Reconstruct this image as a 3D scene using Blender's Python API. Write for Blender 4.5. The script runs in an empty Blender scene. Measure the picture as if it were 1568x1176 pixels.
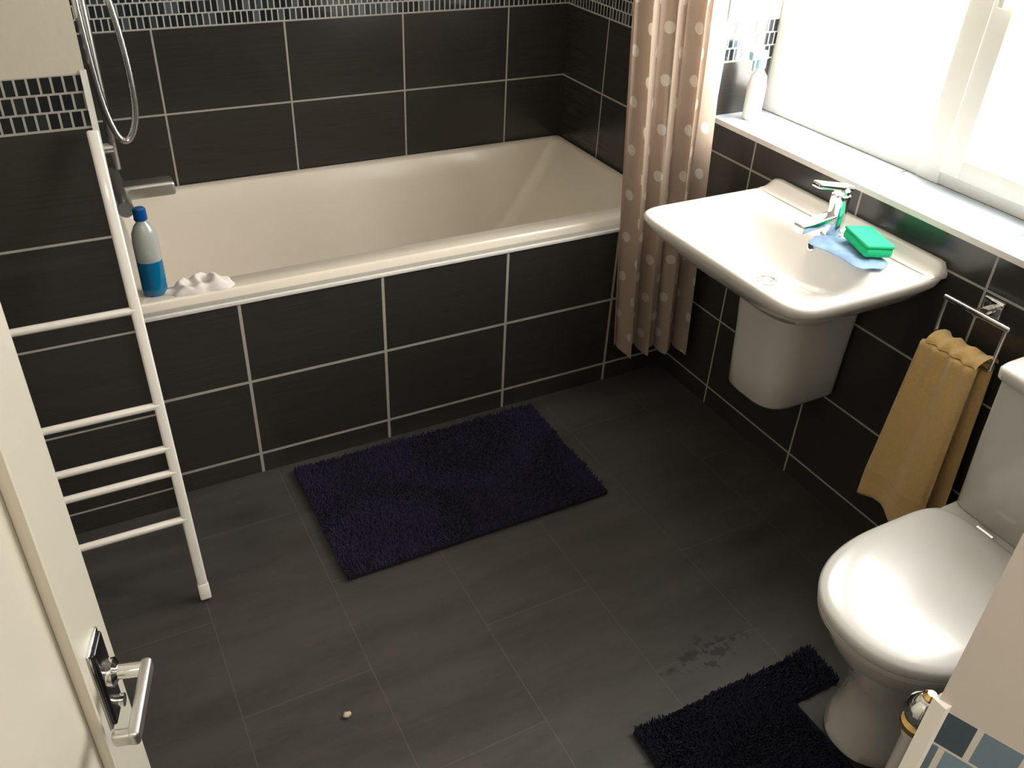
import bpy, bmesh, math, random
import numpy as np
from mathutils import Vector, Matrix
random.seed(3); rng=np.random.default_rng(5)
sc=bpy.context.scene
COL=sc.collection

# ------------------------------------------------------------ node helpers
class NT:
    def __init__(s,name):
        s.m=bpy.data.materials.new(name); s.m.use_nodes=True
        s.t=s.m.node_tree; s.t.nodes.clear()
        s.out=s.t.nodes.new('ShaderNodeOutputMaterial')
    def n(s,typ,**kw):
        nd=s.t.nodes.new(typ)
        for k,v in kw.items(): setattr(nd,k,v)
        return nd
    def set(s,sock,v):
        if isinstance(v,bpy.types.NodeSocket): s.t.links.new(v,sock)
        else: sock.default_value=v
    def math(s,op,a,b=None,c=None,clamp=False):
        nd=s.n('ShaderNodeMath',operation=op,use_clamp=clamp)
        s.set(nd.inputs[0],a)
        if b is not None: s.set(nd.inputs[1],b)
        if c is not None: s.set(nd.inputs[2],c)
        return nd.outputs[0]
    def mix(s,f,a,b):
        nd=s.n('ShaderNodeMix',data_type='RGBA')
        s.set(nd.inputs[0],f); s.set(nd.inputs[6],col(a)); s.set(nd.inputs[7],col(b))
        return nd.outputs[2]
    def mixf(s,f,a,b):
        nd=s.n('ShaderNodeMix',data_type='FLOAT')
        s.set(nd.inputs[0],f); s.set(nd.inputs[2],a); s.set(nd.inputs[3],b)
        return nd.outputs[0]
    def pos(s):
        g=s.n('ShaderNodeNewGeometry'); return g.outputs['Position']
    def sep(s,v):
        nd=s.n('ShaderNodeSeparateXYZ'); s.set(nd.inputs[0],v); return nd.outputs
    def comb(s,x,y,z):
        nd=s.n('ShaderNodeCombineXYZ'); s.set(nd.inputs[0],x); s.set(nd.inputs[1],y); s.set(nd.inputs[2],z); return nd.outputs[0]
    def noise(s,vec,scale,detail=3,rough=.5):
        nd=s.n('ShaderNodeTexNoise'); s.set(nd.inputs['Vector'],vec)
        nd.inputs['Scale'].default_value=scale; nd.inputs['Detail'].default_value=detail; nd.inputs['Roughness'].default_value=rough
        return nd.outputs['Fac']
    def white(s,vec):
        nd=s.n('ShaderNodeTexWhiteNoise'); s.set(nd.inputs['Vector'],vec); return nd.outputs['Value']
    def bump(s,h,strength,dist=.002):
        nd=s.n('ShaderNodeBump'); nd.inputs['Strength'].default_value=strength; nd.inputs['Distance'].default_value=dist
        s.set(nd.inputs['Height'],h); return nd.outputs[0]
    def bsdf(s,base,rough,metal=0,normal=None,coat=0,spec=.5,trans=0,sheen=0,ior=1.5,sss=0,alpha=None):
        b=s.n('ShaderNodeBsdfPrincipled')
        s.set(b.inputs['Base Color'],col(base)); s.set(b.inputs['Roughness'],rough); s.set(b.inputs['Metallic'],metal)
        s.set(b.inputs['Specular IOR Level'],spec); s.set(b.inputs['Transmission Weight'],trans)
        s.set(b.inputs['Coat Weight'],coat); s.set(b.inputs['Sheen Weight'],sheen); s.set(b.inputs['IOR'],ior)
        b.inputs['Coat Roughness'].default_value=.05
        if normal is not None: s.set(b.inputs['Normal'],normal)
        return b.outputs[0]
    def done(s,sh):
        s.t.links.new(sh,s.out.inputs[0]); return s.m
def col(c):
    if isinstance(c,bpy.types.NodeSocket): return c
    return (c[0],c[1],c[2],1)
def simple(name,base,rough=.4,metal=0,coat=0,var=.06,nscale=30,bump=0,spec=.5,sheen=0,trans=0,ior=1.5):
    t=NT(name); p=t.pos(); f=t.noise(p,nscale)
    a=[max(0,x*(1-var)) for x in base]; b=[min(1,x*(1+var)) for x in base]
    c=t.mix(f,a,b)
    nm=t.bump(t.noise(p,nscale*6),bump) if bump else None
    return t.done(t.bsdf(c,rough,metal,nm,coat,spec,trans,sheen,ior))

W=.4; H=.2538; ZB=.0688; Z4=ZB+4*H
GROUT=(.40,.385,.35)
def wall_mat(name,uoff,gw=.006,paint=(.62,.58,.50),lo=(.008,.009,.011),hi=(.11,.14,.16),pw=5.0,mw=.019,mg=.0042,mgc=(.46,.45,.42)):
    t=NT(name); P=t.pos(); x,y,z=t.sep(P)
    u=t.math('SUBTRACT',t.math('ADD',x,y),uoff)
    du=t.math('PINGPONG',u,W/2)
    dz=t.math('PINGPONG',t.math('SUBTRACT',z,ZB-H*4),H/2)
    d=t.math('MINIMUM',du,dz)
    gm=t.math('LESS_THAN',d,gw/2)
    st=t.noise(t.comb(t.math('MULTIPLY',t.math('ADD',x,y),4.0),0.0,t.math('MULTIPLY',z,220.0)),1.0,4,.6)
    tid=t.white(t.comb(t.math('FLOOR',t.math('DIVIDE',u,W)),t.math('FLOOR',t.math('DIVIDE',t.math('SUBTRACT',z,ZB),H)),0.0))
    base=t.mix(st,(.022,.020,.0185),(.047,.043,.039))
    base=t.mix(t.math('MULTIPLY',tid,.3),base,(.024,.023,.022))
    g=t.mix(t.noise(P,60),[c*.8 for c in GROUT],GROUT)
    tile=t.mix(gm,base,g)
    zm=t.math('SUBTRACT',z,Z4)
    rh=.0367
    row=t.math('FLOOR',t.math('DIVIDE',zm,rh))
    um=t.math('ADD',u,t.math('MULTIPLY',row,mw*.5))
    dm=t.math('MINIMUM',t.math('PINGPONG',um,mw/2),t.math('PINGPONG',zm,rh/2))
    mm=t.math('LESS_THAN',dm,mg/2)
    w=t.white(t.comb(t.math('FLOOR',t.math('DIVIDE',um,mw)),row,3.0))
    w3=t.math('POWER',w,pw)
    mt=t.mix(w3,lo,hi)
    mt=t.mix(t.math('MULTIPLY',t.noise(P,260,3,.7),.35),mt,[q*.4 for q in hi])
    mos=t.mix(mm,mt,mgc)
    inm=t.math('GREATER_THAN',z,Z4)
    c=t.mix(inm,tile,mos)
    msk=t.mixf(inm,gm,mm)
    inp=t.math('GREATER_THAN',z,Z4+rh*3)
    pc=t.mix(t.noise(P,8),[q*.96 for q in paint],paint)
    c=t.mix(inp,c,pc); msk2=t.math('MAXIMUM',msk,inp)
    rough=t.mixf(msk2,t.mixf(inm,.20,.12),.7)
    h=t.math('SUBTRACT',1.0,msk)
    nb=t.bump(h,.4,.0015)
    return t.done(t.bsdf(c,rough,0,nb,0,.5))

# ------------------------------------------------------------ mesh builder
class MB:
    def __init__(s,name): s.name=name; s.v=[]; s.f=[]; s.mi=[]; s.sm=[]; s.mats=[]; s.uv={}
    def mid(s,m):
        if m not in s.mats: s.mats.append(m)
        return s.mats.index(m)
    def add(s,v,f,m,smooth=True,M=None):
        o=len(s.v)
        for p in v:
            p=Vector(p)
            if M is not None: p=M@p
            s.v.append(tuple(p))
        i=s.mid(m)
        for q in f: s.f.append(tuple(a+o for a in q)); s.mi.append(i); s.sm.append(smooth)
    def box(s,lo,hi,m,bev=0,seg=3,M=None,smooth=None):
        bm=bmesh.new(); bmesh.ops.create_cube(bm,size=1)
        for v in bm.verts:
            v.co=Vector([lo[i]+(hi[i]-lo[i])*(v.co[i]+.5) for i in range(3)])
        if bev: bmesh.ops.bevel(bm,geom=bm.edges[:],offset=bev,segments=seg,affect='EDGES',profile=.5)
        bm.verts.index_update()
        s.add([v.co[:] for v in bm.verts],[[v.index for v in f.verts] for f in bm.faces],m,bool(bev) if smooth is None else smooth,M)
        bm.free()
    def prism(s,poly,z0,z1,m):
        n=len(poly)
        v=[(p[0],p[1],z0) for p in poly]+[(p[0],p[1],z1) for p in poly]
        f=[(i,(i+1)%n,n+(i+1)%n,n+i) for i in range(n)]+[tuple(range(n-1,-1,-1)),tuple(range(n,2*n))]
        s.add(v,f,m,False)
    def loft(s,rings,m,cap0=True,cap1=True,closed=True,smooth=True,M=None):
        n=len(rings[0]); v=[p for r in rings for p in r]; f=[]
        for i in range(len(rings)-1):
            for j in range(n if closed else n-1):
                k=(j+1)%n
                f.append((i*n+j,i*n+k,(i+1)*n+k,(i+1)*n+j))
        if cap0: f.append(tuple(range(n-1,-1,-1)))
        if cap1: f.append(tuple((len(rings)-1)*n+j for j in range(n)))
        s.add(v,f,m,smooth,M)
    def tube(s,pts,r,m,n=14,M=None,closed=False):
        pts=[Vector(p) for p in pts]; rings=[]; L=len(pts)
        t0=(pts[1]-pts[0]).normalized()
        a=t0.orthogonal().normalized()
        for i,p in enumerate(pts):
            if closed: t=(pts[(i+1)%L]-pts[i-1]).normalized()
            else: t=(pts[min(i+1,L-1)]-pts[max(i-1,0)]).normalized()
            a=(a-t*a.dot(t)).normalized(); b=t.cross(a)
            rr=r[i] if isinstance(r,(list,tuple)) else r
            rings.append([p+(a*math.cos(2*math.pi*k/n)+b*math.sin(2*math.pi*k/n))*rr for k in range(n)])
        if closed: rings.append(rings[0])
        s.loft(rings,m,not closed,not closed,M=M)
    def lathe(s,c,prof,m,n=32,M=None):
        rings=[[(c[0]+r*math.cos(2*math.pi*k/n),c[1]+r*math.sin(2*math.pi*k/n),c[2]+z) for k in range(n)] for r,z in prof]
        s.loft(rings,m,M=M)
    def obj(s,sub=0,autosharp=35):
        me=bpy.data.meshes.new(s.name); me.from_pydata(s.v,[],s.f)
        for m in s.mats: me.materials.append(m)
        me.polygons.foreach_set('material_index',s.mi); me.polygons.foreach_set('use_smooth',s.sm)
        me.update()
        bm=bmesh.new(); bm.from_mesh(me); bmesh.ops.recalc_face_normals(bm,faces=bm.faces[:])
        if autosharp:
            for e in bm.edges:
                if len(e.link_faces)==2 and e.calc_face_angle(0)>math.radians(autosharp): e.smooth=False
        bm.to_mesh(me); bm.free()
        o=bpy.data.objects.new(s.name,me); COL.objects.link(o)
        return o

# ------------------------------------------------------------ materials
XL=-1.69; NY=-.86; FY=-2.72
m_back=wall_mat('back_wall_tile',-.2423)
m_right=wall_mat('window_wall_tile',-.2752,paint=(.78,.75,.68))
m_bath=wall_mat('bath_panel_tile',-.6451-.8097,gw=.0085)
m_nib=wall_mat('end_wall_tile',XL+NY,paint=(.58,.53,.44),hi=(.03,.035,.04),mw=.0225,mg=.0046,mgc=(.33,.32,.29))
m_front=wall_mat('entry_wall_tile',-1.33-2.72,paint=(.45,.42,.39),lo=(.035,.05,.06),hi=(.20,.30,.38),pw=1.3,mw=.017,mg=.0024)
m_paint=simple('painted_plaster',(.62,.58,.50),.7,var=.03,nscale=6,bump=.05)
m_ceil=simple('ceiling_paint',(.75,.73,.68),.8,var=.02)
m_trim=simple('white_tile_trim',(.76,.74,.70),.35,var=.03)
m_sill=simple('sill_tile_reflection',(.48,.55,.62),.12,coat=.5,var=.05,nscale=12)  # window reflection painted into the sill's base colour as pale blue-white
m_acr=simple('bath_acrylic',(.75,.685,.595),.24,coat=.15,var=.015,nscale=4)
m_cer=simple('white_ceramic',(.74,.715,.675),.14,coat=.4,var=.012,nscale=5)
m_pan=simple('toilet_ceramic',(.60,.58,.545),.16,coat=.35,var=.012,nscale=5)
m_seat=simple('toilet_seat_plastic',(.57,.555,.53),.24,coat=.12,var=.01,nscale=5)
m_chr=simple('chrome',(.80,.80,.80),.08,1.0,var=.03)
m_satin=simple('satin_chrome',(.62,.61,.59),.33,1.0,var=.04)
m_gold=simple('gold_metal',(.75,.50,.20),.2,1.0,var=.05)
m_wmet=simple('white_enamel_metal',(.76,.73,.68),.25,coat=.3,var=.03)
m_upvc=simple('window_upvc',(.90,.88,.82),.3,var=.02)
m_door=simple('door_gloss_paint',(.54,.51,.43),.35,var=.03,nscale=4,bump=.03)
m_dark=simple('dark_metal',(.05,.05,.055),.25,.9,var=.05)
m_hole=simple('drain_dark',(.01,.01,.01),.5)
m_hose=simple('chrome_hose',(.62,.62,.62),.22,1.0,var=.1,nscale=300)
m_cloth=simple('white_cloth',(.72,.66,.63),.9,var=.10,nscale=60,bump=.3,sheen=.1)
m_bluecloth=simple('blue_cloth',(.25,.38,.58),.9,var=.25,nscale=60,bump=.3)
m_sponge=simple('green_sponge',(.0,.50,.20),.85,var=.3,nscale=150,bump=.6)
m_sponge2=simple('scourer',(.01,.45,.19),.95,var=.3,nscale=200,bump=.6)
m_blueliq=simple('blue_liquid_plastic',(.0,.13,.28),.15,var=.05,coat=.4)
m_clearp=simple('clear_plastic',(.55,.58,.55),.2,var=.05,coat=.3,trans=.35)
m_bluecap=simple('blue_cap',(.0,.07,.26),.3,var=.05)
m_whitep=simple('white_plastic',(.78,.78,.74),.3,var=.04)
m_teal=simple('pale_blue_plastic',(.30,.52,.58),.3,var=.05)

# floor
t=NT('floor_tile'); P=t.pos(); x,y,z=t.sep(P)
cx=t.math('FLOOR',t.math('DIVIDE',t.math('ADD',x,1.705),.30))
par=t.math('MULTIPLY',t.math('MODULO',t.math('ABSOLUTE',cx),2.0),.3)
yy=t.math('ADD',t.math('ADD',y,1.02),par)
dx=t.math('PINGPONG',t.math('ADD',x,1.705),.15); dy=t.math('PINGPONG',yy,.3)
gm=t.math('LESS_THAN',t.math('MINIMUM',dx,dy),.0010)
st=t.noise(t.comb(t.math('MULTIPLY',x,3.0),t.math('MULTIPLY',y,26.0),0.0),1.0,6,.7)
st2=t.noise(P,3,3)
st3=t.noise(t.comb(t.math('MULTIPLY',x,2.2),t.math('MULTIPLY',y,8.0),0.0),1.0,5,.65)
idn=t.white(t.comb(cx,t.math('FLOOR',t.math('DIVIDE',yy,.6)),0.0))
c=t.mix(st,(.034,.0315,.030),(.074,.067,.062)); c=t.mix(t.math('MULTIPLY',st2,.5),c,(.036,.033,.031))
c=t.mix(t.math('MULTIPLY',idn,.12),c,(.08,.073,.068))
c=t.mix(t.math('MULTIPLY',t.math('SUBTRACT',st3,.42,clamp=True),3.2,clamp=True),c,(.027,.024,.022))
gr=t.noise(P,420,2,.8)
c=t.mix(t.math('MULTIPLY',t.math('SUBTRACT',gr,.55,clamp=True),1.2,clamp=True),c,(.13,.12,.11))
c=t.mix(gm,c,(.080,.075,.070))
dd=t.math('ADD',t.math('MULTIPLY',t.math('ABSOLUTE',t.math('ADD',x,.66)),6.0),t.math('MULTIPLY',t.math('ABSOLUTE',t.math('ADD',y,1.93)),16.0))
sc_=t.math('MULTIPLY',t.math('SUBTRACT',1.0,dd,clamp=True),t.math('SUBTRACT',t.noise(P,42,2),.5,clamp=True))
c=t.mix(t.math('MULTIPLY',sc_,30.0,clamp=True),c,(.020,.018,.017))
m_floor=t.done(t.bsdf(c,t.mixf(st2,.36,.52),0,t.bump(st,.12,.001),0,.38))

def pile(name,a,b):
    t=NT(name); P=t.pos(); z=t.sep(P)[2]
    n=t.noise(P,14,4,.6)
    c=t.mix(n,a,b)
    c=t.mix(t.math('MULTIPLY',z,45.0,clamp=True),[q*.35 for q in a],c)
    return t.done(t.bsdf(c,.9,0,None,0,.15,sheen=.08))
m_pile=pile('purple_pile',(.013,.010,.031),(.028,.021,.060))
m_pile2=pile('navy_pile',(.008,.009,.024),(.016,.016,.042))

# curtain
t=NT('polka_curtain'); uvn=t.n('ShaderNodeUVMap'); uvn.uv_map='UVMap'
u,v,_=t.sep(uvn.outputs[0])
S=.14
row=t.math('FLOOR',t.math('DIVIDE',v,S*.5))
uu=t.math('ADD',u,t.math('MULTIPLY',t.math('MODULO',row,2.0),S*.5))
fu=t.math('SUBTRACT',t.math('MODULO',uu,S),S*.5); fv=t.math('SUBTRACT',t.math('MODULO',v,S*.5),S*.25)
r=t.math('SQRT',t.math('ADD',t.math('MULTIPLY',fu,fu),t.math('MULTIPLY',fv,fv)))
dot=t.math('LESS_THAN',r,.0165)
P=t.pos()
c=t.mix(t.noise(P,200),(.53,.42,.345),(.60,.485,.40)); c=t.mix(dot,c,(.84,.79,.72))
b=t.bsdf(c,.75,0,None,0,.3)
tr=t.n('ShaderNodeBsdfTranslucent'); t.set(tr.inputs[0],c)
mx=t.n('ShaderNodeMixShader'); mx.inputs[0].default_value=.42
t.t.links.new(b,mx.inputs[1]); t.t.links.new(tr.outputs[0],mx.inputs[2])
m_curt=t.done(mx.outputs[0])
# towel
t=NT('yellow_terry'); P=t.pos(); x,y,z=t.sep(P)
band=t.math('LESS_THAN',t.math('ABSOLUTE',t.math('SUBTRACT',z,.285)),.018)
c=t.mix(t.noise(P,120,4,.7),(.60,.38,.13),(.80,.54,.22)); c=t.mix(t.math('MULTIPLY',band,.35),c,(.56,.36,.13))
m_towel=t.done(t.bsdf(c,.95,0,t.bump(t.noise(P,500,2),.8,.003),0,.2,sheen=.5))
# glass pane
t=NT('window_glass'); tr=t.n('ShaderNodeBsdfTransparent'); gl=t.n('ShaderNodeBsdfGlossy'); gl.inputs['Roughness'].default_value=.05
t.set(tr.inputs[0],t.mix(t.noise(t.pos(),40),(.97,.97,.96),(1,1,1)))
mx=t.n('ShaderNodeMixShader'); mx.inputs[0].default_value=.04
t.t.links.new(tr.outputs[0],mx.inputs[1]); t.t.links.new(gl.outputs[0],mx.inputs[2]); m_glass=t.done(mx.outputs[0])

# ------------------------------------------------------------ room shell
def boxobj(name,parts,m):
    b=MB(name)
    for lo,hi in parts: b.box(lo,hi,m)
    return b.obj()
boxobj('floor',[((-2.75,-4.4,-.1),(.3,.1,0))],m_floor)
boxobj('ceiling',[((-2.75,-4.4,2.4),(.3,.1,2.5))],m_ceil)
boxobj('wall_back',[((XL-.0,0,0),(.3,.12,2.4))],m_back)
WY0,WY1,WZ0,WZ1=-.87,-2.25,.925,2.02
boxobj('wall_right',[((0,WY0,0),(.28,0,2.4)),((0,WY1,0),(.28,WY0,WZ0)),((0,WY1,WZ1),(.28,WY0,2.4)),((0,-4.4,0),(.28,WY1,2.4))],m_right)
boxobj('wall_left_nib',[((-2.75,NY,0),(XL,.12,2.4))],m_nib)
boxobj('wall_left',[((-2.75,-4.4,0),(-2.5,NY,2.4))],m_paint)
EX=-1.330
b=MB('wall_front')
b.prism([(EX,FY),(EX+.065,-2.88),(0,-2.88),(0,FY)],0,2.4,m_front)
b.box((-2.5,-2.98,0),(-2.14,-2.84,2.4),m_front)
b.box((-2.14,-2.98,2.06),(EX+.04,-2.84,2.4),m_front)
b.obj()
boxobj('wall_hall',[((-2.5,-4.4,0),(0,-4.25,2.4))],m_paint)
boxobj('trim_1',[((XL-.010,NY-.003,0),(XL+.003,NY+.008,1.2))],m_trim)
boxobj('trim_2',[((-.005,WY1,WZ0-.010),(.008,WY0,WZ0+.005))],m_trim)
boxobj('trim_3',[((-.004,WY0-.003,WZ0),(.008,WY0+.008,1.2))],m_trim)
boxobj('trim_4',[((EX-.003,FY-.008,0),(EX+.008,FY+.003,1.2))],m_trim)
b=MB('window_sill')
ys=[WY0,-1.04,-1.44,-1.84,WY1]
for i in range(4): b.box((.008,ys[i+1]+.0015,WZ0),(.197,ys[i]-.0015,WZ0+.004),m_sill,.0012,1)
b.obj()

# window
b=MB('window_1'); x0,x1=.195,.25
zb,zt=WZ0+.004,WZ1
b.box((x0,WY0-.045,zb),(x1,WY0,zt),m_upvc,.004)
b.box((x0,WY1,zb),(x1,WY1+.045,zt),m_upvc,.004)
b.box((x0+.001,WY1,zb),(x1,WY0,zb+.045),m_upvc,.004)
b.box((x0+.001,WY1,zt-.045),(x1,WY0,zt),m_upvc,.004)
b.box((x0-.004,-1.54,zb),(x1,-1.47,zt),m_upvc,.004)
for lo,hi in [((-1.60,zb+.036),(-1.542,zt-.036)),((WY1+.036,zb+.036),(WY1+.095,zt-.036))]:
    b.box((x0-.018,lo[0],lo[1]),(x1-.004,hi[0],hi[1]),m_upvc,.005)
b.box((x0-.015,WY1+.05,zb+.034),(x1-.006,-1.555,zb+.085),m_upvc,.005)
b.box((x0-.015,WY1+.05,zt-.09),(x1-.006,-1.555,zt-.034),m_upvc,.005)
b.box((x0-.035,-1.595,1.45),(x0-.018,-1.57,1.52),m_upvc,.004)
b.box((x0-.05,-1.592,1.36),(x0-.035,-1.573,1.50),m_upvc,.004)
b.box((.225,WY1+.05,zb+.05),(.229,-1.55,zt-.05),m_glass)
b.box((.225,-1.49,zb+.03),(.229,WY0-.03,zt-.03),m_glass)
b.obj()

# ------------------------------------------------------------ outlines
def sup(dmin,dmax,hw,nf,nb,cf=.5,N=96):
    dc=dmin+(dmax-dmin)*cf; o=[]
    for k in range(N):
        a=2*math.pi*k/N; c,s_=math.cos(a),math.sin(a)
        n=nf if c>=0 else nb; R=(dmax-dc) if c>=0 else (dc-dmin)
        o.append((dc+math.copysign(R*abs(c)**(2/n),c),math.copysign(hw*abs(s_)**(2/n),s_)))
    return o
def ring(o,yc,z): return [(-d,yc+s_,z if not callable(z) else z(d,s_)) for d,s_ in o]

# ------------------------------------------------------------ bath
BF=-.8097
b=MB('bathtub')
def rr(x0,x1,y0,y1,z,r,N=12):
    o=[]
    for cx_,cy_,a0 in [(x1-r,y1-r,0),(x0+r,y1-r,90),(x0+r,y0+r,180),(x1-r,y0+r,270)]:
        for k in range(N+1):
            a=math.radians(a0+90*k/N); o.append((cx_+r*math.cos(a),cy_+r*math.sin(a),z))
    return o
yo=BF+.033
b.loft([rr(XL+.002,-.002,yo,-.002,.560,.006),
        rr(XL+.002,-.002,yo,-.002,.592,.006),
        rr(XL+.008,-.008,yo+.006,-.008,.600,.008),
        rr(XL+.045,-.026,yo+.070,-.035,.600,.03),
        rr(XL+.052,-.036,yo+.078,-.042,.592,.035),
        rr(XL+.070,-.10,yo+.094,-.058,.50,.045),
        rr(XL+.095,-.24,yo+.118,-.080,.32,.045),
        rr(XL+.13,-.38,yo+.14,-.10,.20,.05),
        rr(XL+.20,-.50,yo+.19,-.15,.170,.09),
        rr(XL+.30,-.60,yo+.25,-.22,.165,.06)],m_acr,cap0=False,cap1=True)
b.lathe((XL+.55,-.40,.165),[(.03,0),(.03,.003),(.012,.005)],m_chr)
b.obj(autosharp=50)
b=MB('tiled_panel')
b.box((XL,BF,0),(0,BF+.031,H*2+ZB),m_bath)
b.obj()
b=MB('trim_5'); b.box((XL,BF-.004,.5685),(0,BF+.004,.5795),m_trim,.002); b.obj()

# ------------------------------------------------------------ basin
YC=-1.475
b=MB('wall_hung_basin')
rs=[ring(sup(.0,.25,.125,3,8),YC,.63),ring(sup(0,.34,.185,3.4,8),YC,.69),ring(sup(0,.42,.255,4.2,9),YC,.742),
 ring(sup(0,.457,.287,7,14),YC,.780),ring(sup(0,.465,.295,9,18),YC,.790),ring(sup(0,.474,.302,10,20),YC,.808),
 ring(sup(0.002,.474,.302,10,20),YC,.817),ring(sup(.005,.469,.297,10,20),YC,.8225),
 ring(sup(.010,.458,.286,9,18),YC,.8215),
 ring(sup(.120,.438,.264,4.5,3.0,.45),YC,.8135),ring(sup(.128,.428,.254,4,3,.45),YC,.808),ring(sup(.138,.414,.237,3.4,2.8,.45),YC,.790),
 ring(sup(.160,.385,.195,2.8,2.5,.45),YC,.752),ring(sup(.19,.34,.13,2.4,2.3),YC,.725),ring(sup(.235,.285,.03,2,2),YC,.715)]
b.loft(rs,m_cer,cap0=True,cap1=True)
N=40; up=[]
for i in range(N+1):
    yy_=YC-.300+.600*i/N
    e=min(i,N-i)/N; h=.026*min(1,e/.03)**.5+.001
    up.append([(-.001,yy_,.812),(-.001,yy_,.822+h),(-.014,yy_,.823+h),(-.022,yy_,.820+h),(-.030,yy_,.824+h*.35),(-.055,yy_,.8215),(-.055,yy_,.812)])
b.loft(up,m_cer,closed=True)
b.lathe((-.26,YC,.7155),[(.026,0),(.026,.003),(.02,.0045),(.018,.002)],m_chr)
b.lathe((-.26,YC,.7175),[(.017,0),(.015,.006),(.004,.008)],m_chr)
Mo=Matrix.Translation((-.142,YC-.01,.792))@Matrix.Rotation(math.radians(-70),4,'Y')
b.lathe((0,0,0),[(.011,-.004),(.011,.003),(.008,.0035)],m_chr,M=Mo); b.lathe((0,0,0),[(.0075,.0),(.0075,.004)],m_hole,M=Mo)
b.obj(autosharp=60)
b=MB('semi_pedestal')
rs=[]
for z,dm,hw in [(.345,.215,.086),(.348,.238,.100),(.358,.246,.106),(.45,.252,.108),(.55,.258,.111),(.60,.262,.114),(.629,.262,.116)]:
    rs.append(ring(sup(0.001,dm,hw,3.2,14,.55),YC+.008,z))
b.loft(rs,m_pan); b.obj(autosharp=60)
# tap
b=MB('basin_mixer_tap'); tx,ty=-.095,YC-.02
b.lathe((tx,ty,.816),[(.027,0),(.027,.006),(.024,.010),(.0225,.080),(.024,.092),(.023,.112),(.013,.120)],m_chr)
Ms=Matrix.Translation((tx,ty,.872))@Matrix.Rotation(math.radians(-6),4,'Y')
b.box((-.125,-.017,-.013),(0,.017,.011),m_chr,.006,M=Ms)
b.lathe((tx-.112,ty,.848),[(.011,0),(.011,.02)],m_chr)
Ml=Matrix.Translation((tx,ty,.947))@Matrix.Rotation(math.radians(12),4,'Y')
b.lathe((tx,ty,.928),[(.019,0),(.020,.012),(.013,.022)],m_chr)
b.box((-.100,-.014,-.007),(.028,.014,.008),m_chr,.005,M=Ml)
b.obj()
def cloth(name,c,sx,sy,hgt,m,rot=0,seed=0,n=56,wl=.035):
    r=np.random.default_rng(seed); ph=r.uniform(0,6.28,(10,)); an=r.uniform(0,6.28,10); fr=2*math.pi/(wl*r.uniform(.7,2.0,10))
    v=[];f=[]
    for i in range(n+1):
        for j in range(n+1):
            u=i/n*2-1; w=j/n*2-1
            q=u*math.sqrt(1-w*w/2); s_=w*math.sqrt(1-u*u/2)
            rad=math.hypot(q,s_); ang=math.atan2(s_,q)
            k=1+.12*math.sin(3*ang+ph[0])+.08*math.sin(5*ang+ph[1])+.04*math.sin(9*ang+ph[2])
            X=q*sx/2*k; Y=s_*sy/2*k
            wx=X+.010*math.sin(50*Y+ph[3]); wy=Y+.010*math.sin(45*X+ph[4])
            h=.5+sum(math.sin(fr[a]*(math.cos(an[a])*wx+math.sin(an[a])*wy)+ph[a]) for a in range(6))/9
            h+=.05*math.sin(230*wx+120*wy)
            Z=(hgt*max(.12,.35+1.0*h))*(1-rad**4)+.0015
            v.append((X,Y,Z))
    nn=(n+1)**2; v+= [(p[0],p[1],0) for p in v]
    for i in range(n):
        for j in range(n):
            a=i*(n+1)+j; f.append((a,a+n+1,a+n+2,a+1)); f.append((nn+a,nn+a+1,nn+a+n+2,nn+a+n+1))
    bd=[i*(n+1) for i in range(n+1)]+[n*(n+1)+j for j in range(1,n+1)]+[i*(n+1)+n for i in range(n-1,-1,-1)]+[j for j in range(n-1,0,-1)]
    for i in range(len(bd)):
        a,b_=bd[i],bd[(i+1)%len(bd)]; f.append((a,b_,nn+b_,nn+a))
    mb=MB(name); mb.add(v,f,m,True,Matrix.Translation(c)@Matrix.Rotation(rot,4,'Z'))
    return mb.obj(autosharp=80)
cloth('blue_cloth',(-.125,-1.59,.8225),.13,.20,.010,m_bluecloth,.1,2,wl=.05)
b=MB('green_sponge'); Mq=Matrix.Translation((-.098,-1.61,.836))@Matrix.Rotation(math.radians(70),4,'Z')@Matrix.Rotation(math.radians(3),4,'X')
b.box((-.060,-.036,0),(.060,.036,.024),m_sponge,.008,M=Mq); b.box((-.060,-.036,.0235),(.060,.036,.031),m_sponge2,.003,M=Mq); b.obj()

# ------------------------------------------------------------ toilet
TY=-2.262
b=MB('toilet')
rs=[]
for z,d0,d1,hw in [(0,.14,.56,.118),(.006,.135,.565,.122),(.03,.14,.555,.115),(.12,.13,.54,.107),(.20,.10,.555,.118),(.28,.06,.605,.148),(.34,.04,.648,.170),(.385,.02,.668,.180),(.400,.02,.670,.181),(.404,.03,.66,.173)]:
    rs.append(ring(sup(d0,d1,hw,2.3,5,.45),TY,z))
b.loft(rs,m_pan)
def dlid(z,i=0,d0=.205): return ring(sup(d0+i,.690-i,.190-i,2.3,6,.40),TY,z)
b.loft([dlid(.404,.012),dlid(.406,.005),dlid(.418,.003),dlid(.421,.009)],m_seat)
b.loft([dlid(.422,.010),dlid(.424,.002),dlid(.436,.0),dlid(.443,.006),dlid(.4465,.020),dlid(.4485,.06),dlid(.449,.12)],m_seat)
for s_ in (-.075,.075):
    b.tube([(-.195,TY+s_-.02,.428),(-.195,TY+s_+.02,.428)],.012,m_chr)
b.box((-.215,TY-.185,.395),(-.002,TY+.185,.425),m_pan,.012)
rs=[]
for z,d,hw in [(.42,.165,.175),(.43,.172,.182),(.60,.180,.187),(.762,.185,.190)]:
    rs.append(ring(sup(.002,d,hw,9,16),TY,z))
b.loft(rs,m_pan)
rs=[ring(sup(.001,d,hw,9,16),TY,z) for z,d,hw in [(.762,.187,.192),(.766,.194,.198),(.784,.195,.199),(.792,.190,.194),(.796,.17,.17)]]
b.loft(rs,m_pan)
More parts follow.
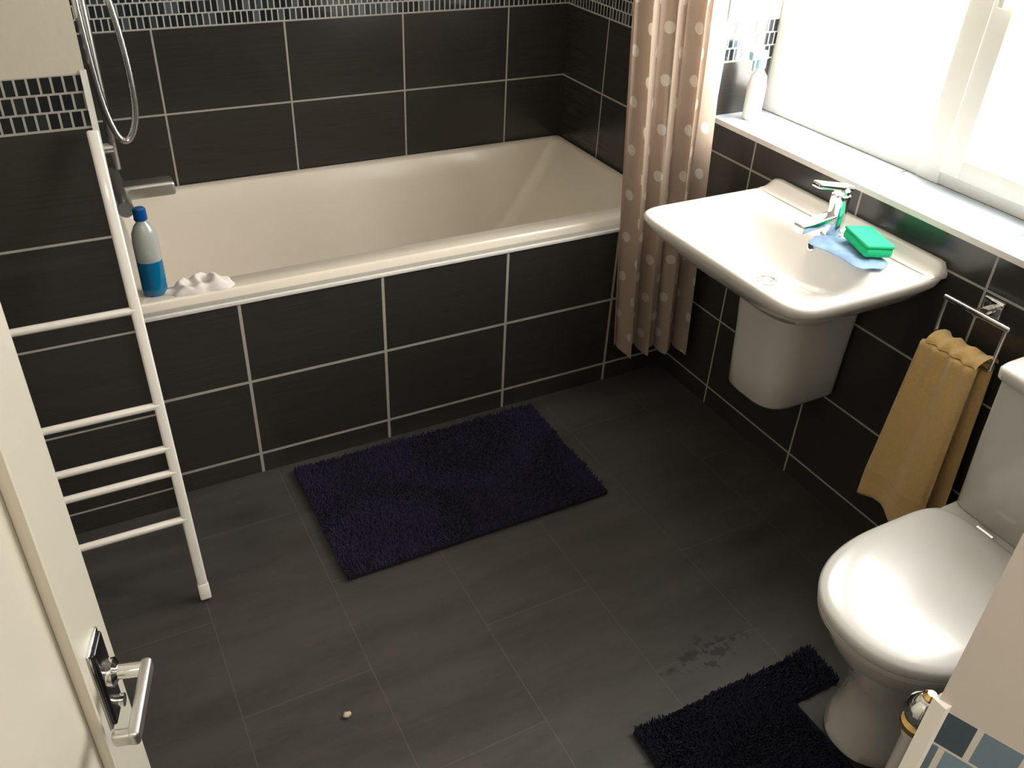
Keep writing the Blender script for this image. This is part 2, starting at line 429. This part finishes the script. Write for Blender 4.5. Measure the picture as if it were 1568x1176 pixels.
b.lathe((-.10,TY,.795),[(.026,0),(.026,.005),(.022,.007)],m_chr)
b.obj(autosharp=60)

# ------------------------------------------------------------ mats
def mat(name,inside,x0,x1,y0,y1,m,n,seed):
    r=np.random.default_rng(seed); v=[];f=[]
    g=.02; nx=int(round((x1-x0)/g)); ny=int(round((y1-y0)/g)); 
    for i in range(nx):
        for j in range(ny):
            xa,ya=x0+i*g,y0+j*g
            if not inside(xa+g/2,ya+g/2): continue
            o=len(v)
            v+=[(xa,ya,.001),(xa+g,ya,.001),(xa+g,ya+g,.001),(xa,ya+g,.001),(xa,ya,.011),(xa+g,ya,.011),(xa+g,ya+g,.011),(xa,ya+g,.011)]
            f+=[(o,o+3,o+2,o+1),(o+4,o+5,o+6,o+7),(o,o+1,o+5,o+4),(o+1,o+2,o+6,o+5),(o+2,o+3,o+7,o+6),(o+3,o,o+4,o+7)]
    k=0
    ph=r.uniform(0,6,4)
    while k<n:
        X=r.uniform(x0,x1); Y=r.uniform(y0,y1)
        if not inside(X,Y): continue
        k+=1
        L=r.uniform(.008,.016); 
        a=3*math.sin(X*9+ph[0])+3*math.sin(Y*11+ph[1])+r.normal(0,.9); ln=r.uniform(.2,.9)
        tx,ty=math.cos(a)*ln*L*.9,math.sin(a)*ln*L*.9
        w=.0028; o=len(v); q=r.uniform(0,6.28)
        z0=.010
        v+=[(X+w*math.cos(q),Y+w*math.sin(q),z0),(X+w*math.cos(q+2.1),Y+w*math.sin(q+2.1),z0),(X+w*math.cos(q+4.2),Y+w*math.sin(q+4.2),z0),
            (X+tx*.55+w*.9*math.cos(q),Y+ty*.55+w*.9*math.sin(q),z0+L*.6),(X+tx*.55+w*.9*math.cos(q+2.1),Y+ty*.55+w*.9*math.sin(q+2.1),z0+L*.6),(X+tx*.55+w*.9*math.cos(q+4.2),Y+ty*.55+w*.9*math.sin(q+4.2),z0+L*.6),
            (X+tx,Y+ty,z0+L)]
        f+=[(o,o+1,o+4,o+3),(o+1,o+2,o+5,o+4),(o+2,o,o+3,o+5),(o+3,o+4,o+6),(o+4,o+5,o+6),(o+5,o+3,o+6)]
    mb=MB(name); mb.add(v,f,m,False); return mb.obj(autosharp=0)
mat('bath_mat',lambda X,Y:True,-1.365,-.565,-1.335,-.855,m_pile,26000,1)
def ins(X,Y):
    return not (X>-.58 and abs(Y-TY)<.128)
mat('toilet_mat',ins,-.95,-.43,-2.455,-2.035,m_pile2,14000,2)

# ------------------------------------------------------------ towel rail (leaning ladder type)
b=MB('heated_towel_rail')
ytop,ztop,ybot=-.884,1.08,-1.238
def lp(z): return ybot+(ytop-ybot)*z/ztop
RX=-1.703
for X in (RX,-2.22):
    L=math.hypot(ztop,ytop-ybot); ang=math.atan2(ytop-ybot,ztop)
    Mr=Matrix.Translation((X,ybot,0.004))@Matrix.Rotation(-ang,4,'X')
    b.box((-.012,-.011,0),(.012,.011,L),m_wmet,.005,M=Mr)
    b.box((-.0135,-.012,0),(.0135,.012,.045),m_wmet,.005,M=Mr)
for z in (.713,.496,.394,.335,.217):
    b.tube([(-2.22,lp(z)-.004,z),(RX,lp(z)-.004,z)],.0092,m_wmet)
b.obj()

# ------------------------------------------------------------ curtain
b=MB('shower_curtain'); NC,NR=260,70; v=[];f=[];uvs=[]
A0,B0=Vector((-.26,-.875)),Vector((-.035,-.955)); A1,B1=Vector((-.335,-.865)),Vector((-.105,-.965))
zb_,zt_=.165,1.985
for i in range(NR+1):
    h=i/NR; z=zb_+(zt_-zb_)*h
    k=min(1,(z-.16)/1.1)
    A=A0.lerp(A1,k); B=B0.lerp(B1,k); d=(B-A).normalized(); pn=Vector((-d.y,d.x))
    L=0; prev=None
    for j in range(NC+1):
        s_=j/NC
        amp=.045*(1-.12*h)*(.75+.25*math.sin(7*s_+1))
        ph=2*math.pi*3.6*s_+.35*math.sin(3*h+2*s_)
        P=A+(B-A)*(s_+.03*math.sin(2*ph))+pn*amp*math.sin(ph)+pn*.007*math.sin(2.3*ph+4*h)
        X=min(P.x,-.004)
        zz=z+(.014*math.sin(ph+1) if i==0 else 0)
        cur=Vector((X,P.y))
        if prev is not None: L+=(cur-prev).length
        prev=cur; v.append((X,P.y,zz)); uvs.append((L+1,z+1))
for i in range(NR):
    for j in range(NC):
        a=i*(NC+1)+j; f.append((a,a+1,a+NC+2,a+NC+1))
b.add(v,f,m_curt,True); o=b.obj(autosharp=0)
uvl=o.data.uv_layers.new(name='UVMap')
for lp_ in o.data.loops: uvl.data[lp_.index].uv=uvs[lp_.vertex_index]
b=MB('shower_curtain_rail'); b.tube([(XL,-.915,2.02),(0,-.915,2.02)],.0125,m_chr)
for X in (XL+.004,-.004): b.tube([(X-.004,-.915,2.02),(X+.004,-.915,2.02)],.028,m_chr)
for k in range(9): 
    xc=-.33+k*.028
    b.tube([(xc,-.915+.02*math.cos(a),2.012+.02*math.sin(a)) for a in [2*math.pi*q/16 for q in range(16)]],.0022,m_chr,n=8,closed=True)
b.obj()

# ------------------------------------------------------------ shower fittings on end wall
b=MB('shower_mixer')
b.tube([(XL+.045,-.48,.735),(XL+.045,-.20,.735)],.022,m_satin)
for yy_ in (-.41,-.27): b.tube([(XL,yy_,.735),(XL+.045,yy_,.735)],.016,m_satin); b.tube([(XL,yy_,.735),(XL+.008,yy_,.735)],.032,m_satin)
b.box((XL+.04,-.365,.712),(XL+.195,-.305,.752),m_satin,.008)
b.obj()
b=MB('shower_riser')
b.tube([(XL+.055,-.34,.80),(XL+.055,-.34,2.02)],.010,m_satin)
for z in (.86,1.95): b.tube([(XL,-.34,z),(XL+.055,-.34,z)],.014,m_satin)
b.lathe((XL+.095,-.34,1.72),[(.012,0),(.012,.14)],m_chr)
b.box((XL+.04,-.36,1.76),(XL+.11,-.32,1.80),m_chr,.006)
ctl=[(-1.638,-.34,1.74),(-1.650,-.35,1.35),(-1.643,-.36,1.05),(-1.625,-.37,.92),(-1.60,-.37,.885),(-1.572,-.365,.92),(-1.558,-.36,1.0),(-1.562,-.35,1.15),(-1.59,-.34,1.4),(-1.598,-.34,1.72)]
def cat(P,n=12):
    o=[]; P=[Vector(p) for p in P]; P=[P[0]*2-P[1]]+P+[P[-1]*2-P[-2]]
    for i in range(1,len(P)-2):
        for k in range(n):
            t_=k/n; a,b_,c_,d_=P[i-1:i+3]
            o.append(.5*((2*b_)+(-a+c_)*t_+(2*a-5*b_+4*c_-d_)*t_*t_+(-a+3*b_-3*c_+d_)*t_**3))
    o.append(P[-2]); return o
hp=cat(ctl,16)
b.tube(hp,[.0085+.0008*(i%2) for i in range(len(hp))],m_hose,n=12)
b.obj()

# ------------------------------------------------------------ bottles / cloth
def bottle(name,c,R,prof,seg=32,ell=1,rot=0):
    mb=MB(name)
    Mx=Matrix.Translation(c)@Matrix.Rotation(rot,4,'Z')@Matrix.Diagonal((1,ell,1,1))
    for m,p in prof: mb.lathe((0,0,0),p,m,seg,M=Mx)
    return mb
mb=bottle('mouthwash_bottle',(-1.632,-.725,.6005),0,[
 (m_blueliq,[(.027,0),(.030,.004),(.031,.02),(.031,.095)]),
 (m_clearp,[(.031,.095),(.0315,.145),(.029,.17),(.020,.190),(.013,.198),(.012,.205)]),
 (m_bluecap,[(.015,.203),(.0165,.206),(.0155,.232),(.011,.236)])],ell=.75)
mb.obj()
cloth('white_flannel',(-1.52,-.735,.600),.17,.08,.030,m_cloth,.05,7,wl=.055)
mb=bottle('spray_bottle',(.095,-.935,.9295),0,[
 (m_whitep,[(.028,0),(.031,.004),(.031,.10),(.026,.125),(.014,.14),(.012,.15)]),
 (m_teal,[(.016,.148),(.016,.17),(.010,.178)])],ell=.7)
mb.box((-.045,-.009,.172),(.016,.009,.196),m_teal,.004,M=Matrix.Translation((.095,-.935,.9295)))
mb.box((-.030,-.004,.140),(-.022,.004,.176),m_teal,.002,M=Matrix.Translation((.095,-.935,.9295)))
mb.obj()

# ------------------------------------------------------------ towel ring + towel
b=MB('towel_ring')
b.box((-.012,-1.935,.775),(-.0,-1.885,.825),m_chr,.003)
b.box((-.065,-1.918,.793),(-.01,-1.902,.809),m_chr,.003)
b.box((-.072,-1.998,.800),(-.060,-1.828,.812),m_chr,.003)
b.tube([(-.066,-1.99,.806),(-.066,-1.99,.700),(-.066,-1.985,.695),(-.066,-1.84,.695),(-.066,-1.835,.700),(-.066,-1.835,.806)],.0045,m_chr)
b.obj()
b=MB('yellow_towel')
def panel(xo,y0t,y1t,y0b,y1b,zt,zb_,th,ph,fold):
    rings=[]; n=46
    for i in range(n+1):
        h=i/n; z=zt+(zb_-zt)*h
        ya=y0t+(y0b-y0t)*min(1,h*1.2); yb=y1t+(y1b-y1t)*min(1,h*1.2)
        F=[];Bk=[]
        for j in range(33):
            s_=j/32; e=math.sqrt(max(0,1-(2*s_-1)**8))
            w=fold*(.35+.65*h)*math.sin(s_*9+ph+1.2*h)+fold*.5*(1-h)*math.sin(s_*21+ph)
            thk=th*(1.0+.4*(1-h))
            if h>.985: thk*=.4
            bz=.012*math.sin(s_*5+ph)*h
            F.append((xo-w-thk*.5*e,ya+(yb-ya)*s_,z+bz)); Bk.append((xo-w*.5+thk*.5*e,ya+(yb-ya)*s_,z+bz))
        rings.append(F+Bk[::-1])
    b.loft(rings,m_towel)
panel(-.092,-1.830,-1.980,-1.803,-1.985,.700,.205,.022,.4,.010)
panel(-.042,-1.845,-1.982,-1.845,-2.005,.700,.165,.018,2.0,.006)
rs=[]
for i in range(13):
    a=math.pi*i/12
    rs.append([( -.0675+(.0335+ (.005*math.sin(j*1.1)))*math.cos(a)*-1, -1.842-.140*j/24, .703+.020*math.sin(a)*(1+.25*math.sin(j*.9))) for j in range(25)])
b.loft(rs,m_towel,cap0=False,cap1=False,closed=False)
b.obj(autosharp=0)

# ------------------------------------------------------------ toilet roll stand (post near partition)
b=MB('toilet_roll_stand')
c=(-.905,-2.535); Z0=.63
b.lathe((c[0],c[1],0),[(.070,0),(.073,.005),(.065,.012),(.02,.018),(.013,.03),(.013,Z0),(.0155,Z0+.005),(.0155,Z0+.022)],m_wmet)
b.lathe((c[0],c[1],Z0),[(.016,.019),(.023,.024),(.023,.033),(.016,.038)],m_gold)
b.lathe((c[0],c[1],Z0),[(.012,.036),(.021,.042),(.026,.056),(.023,.072),(.014,.084),(.008,.088)],m_chr)
b.lathe((c[0],c[1],Z0),[(.010,.086),(.011,.091),(.006,.097)],m_gold)
b.obj()

# ------------------------------------------------------------ door
h=Vector((-.29,-.957,0)).normalized(); nrm=Vector((-h.y,h.x,0))
E=Vector((-1.858,-2.185,0))
MD=Matrix(((h.x,nrm.x,0,E.x),(h.y,nrm.y,0,E.y),(0,0,1,0),(0,0,0,1)))
b=MB('door_1')
b.box((0,-.040,.006),(.72,0,2.03),m_door,.003,2,M=MD)
def mould(u0,u1,z0,z1):
    for k,(w,hh) in enumerate([(.014,.006),(.006,.011)]):
        o=k*.010
        b.box((u0+o,0,z0+o),(u0+o+w,hh,z1-o),m_door,.002,2,M=MD); b.box((u1-o-w,0,z0+o),(u1-o,hh,z1-o),m_door,.002,2,M=MD)
        b.box((u0+o,0,z0+o),(u1-o,hh,z0+o+w),m_door,.002,2,M=MD); b.box((u0+o,0,z1-o-w),(u1-o,hh,z1-o),m_door,.002,2,M=MD)
mould(.095,.625,.15,1.88)
hu=-.010
b.box((.042+hu,0,.903),(.076+hu,.007,1.012),m_dark,.003,M=MD)
b.box((.039+hu,-.001,.900),(.079+hu,.003,1.015),m_chr,.002,M=MD)
hz=.965
Mh=MD@Matrix.Translation((.058+hu,0,hz))@Matrix.Rotation(math.radians(-90),4,'X')
b.lathe((0,0,0),[(.015,.006),(.015,.013),(.0080,.017),(.0080,.043)],m_chr,M=Mh)
b.box((.050+hu,.038,hz-.009),(.142+hu,.049,hz+.009),m_satin,.004,M=MD)
b.box((.130+hu,.024,hz-.008),(.142+hu,.048,hz+.008),m_satin,.004,M=MD)
b.lathe((0,0,0),[(.007,.0),(.007,.014)],m_chr,M=MD@Matrix.Translation((.058+hu,0,.920))@Matrix.Rotation(math.radians(-90),4,'X'))
b.obj()

b=MB('crumb'); bm=bmesh.new(); bmesh.ops.create_icosphere(bm,subdivisions=2,radius=.010)
for vv in bm.verts: vv.co*= random.uniform(.75,1.15)
b.add([vv.co[:] for vv in bm.verts],[[q.index for q in ff.verts] for ff in bm.faces],simple('crumb_beige',(.55,.45,.34),.8,var=.2,nscale=200),True,Matrix.Translation((-1.498,-1.715,.006))@Matrix.Diagonal((.9,.8,.6,1)))
bm.free(); b.obj(autosharp=0)

# ------------------------------------------------------------ lights
w=bpy.data.worlds.new('World'); sc.world=w; w.use_nodes=True
bg=w.node_tree.nodes['Background']; bg.inputs[0].default_value=(1,.975,.925,1); bg.inputs[1].default_value=20
def area(name,loc,rot,sx,sy,e,c,portal=False):
    l=bpy.data.lights.new(name,'AREA'); l.shape='RECTANGLE'; l.size=sx; l.size_y=sy; l.energy=e; l.color=c
    if portal: l.cycles.is_portal=True
    o=bpy.data.objects.new(name,l); o.location=loc; o.rotation_euler=rot; COL.objects.link(o); return o
area('window_portal',(.262,(WY0+WY1)/2,(WZ0+WZ1)/2),(0,math.radians(90),0),WZ1-WZ0-.1,WY0-WY1-.1,1,(1,1,1),True)
area('hall_fill_light',(-1.6,-3.55,2.37),(0,0,0),.5,.5,24,(1,.88,.75))  # added warm ambient fill from the unseen hall, not an observed lamp

# ------------------------------------------------------------ camera
C=Vector((-1.7993,-2.9124,1.7208)); yaw,pitch,roll,F=0.5148,0.5959,0.0514,1345.24
f_=Vector((math.sin(yaw)*math.cos(pitch),math.cos(yaw)*math.cos(pitch),-math.sin(pitch)))
r_=Vector((math.cos(yaw),-math.sin(yaw),0)); u_=r_.cross(f_)
r2=r_*math.cos(roll)+u_*math.sin(roll); u2=u_*math.cos(roll)-r_*math.sin(roll)
cd=bpy.data.cameras.new('camera'); cam=bpy.data.objects.new('camera',cd); COL.objects.link(cam)
cd.sensor_width=36; cd.lens=F/1568*36; cd.clip_start=.02
cam.matrix_world=Matrix(((r2.x,u2.x,-f_.x,C.x),(r2.y,u2.y,-f_.y,C.y),(r2.z,u2.z,-f_.z,C.z),(0,0,0,1)))
sc.camera=cam
sc.view_settings.view_transform='Standard'
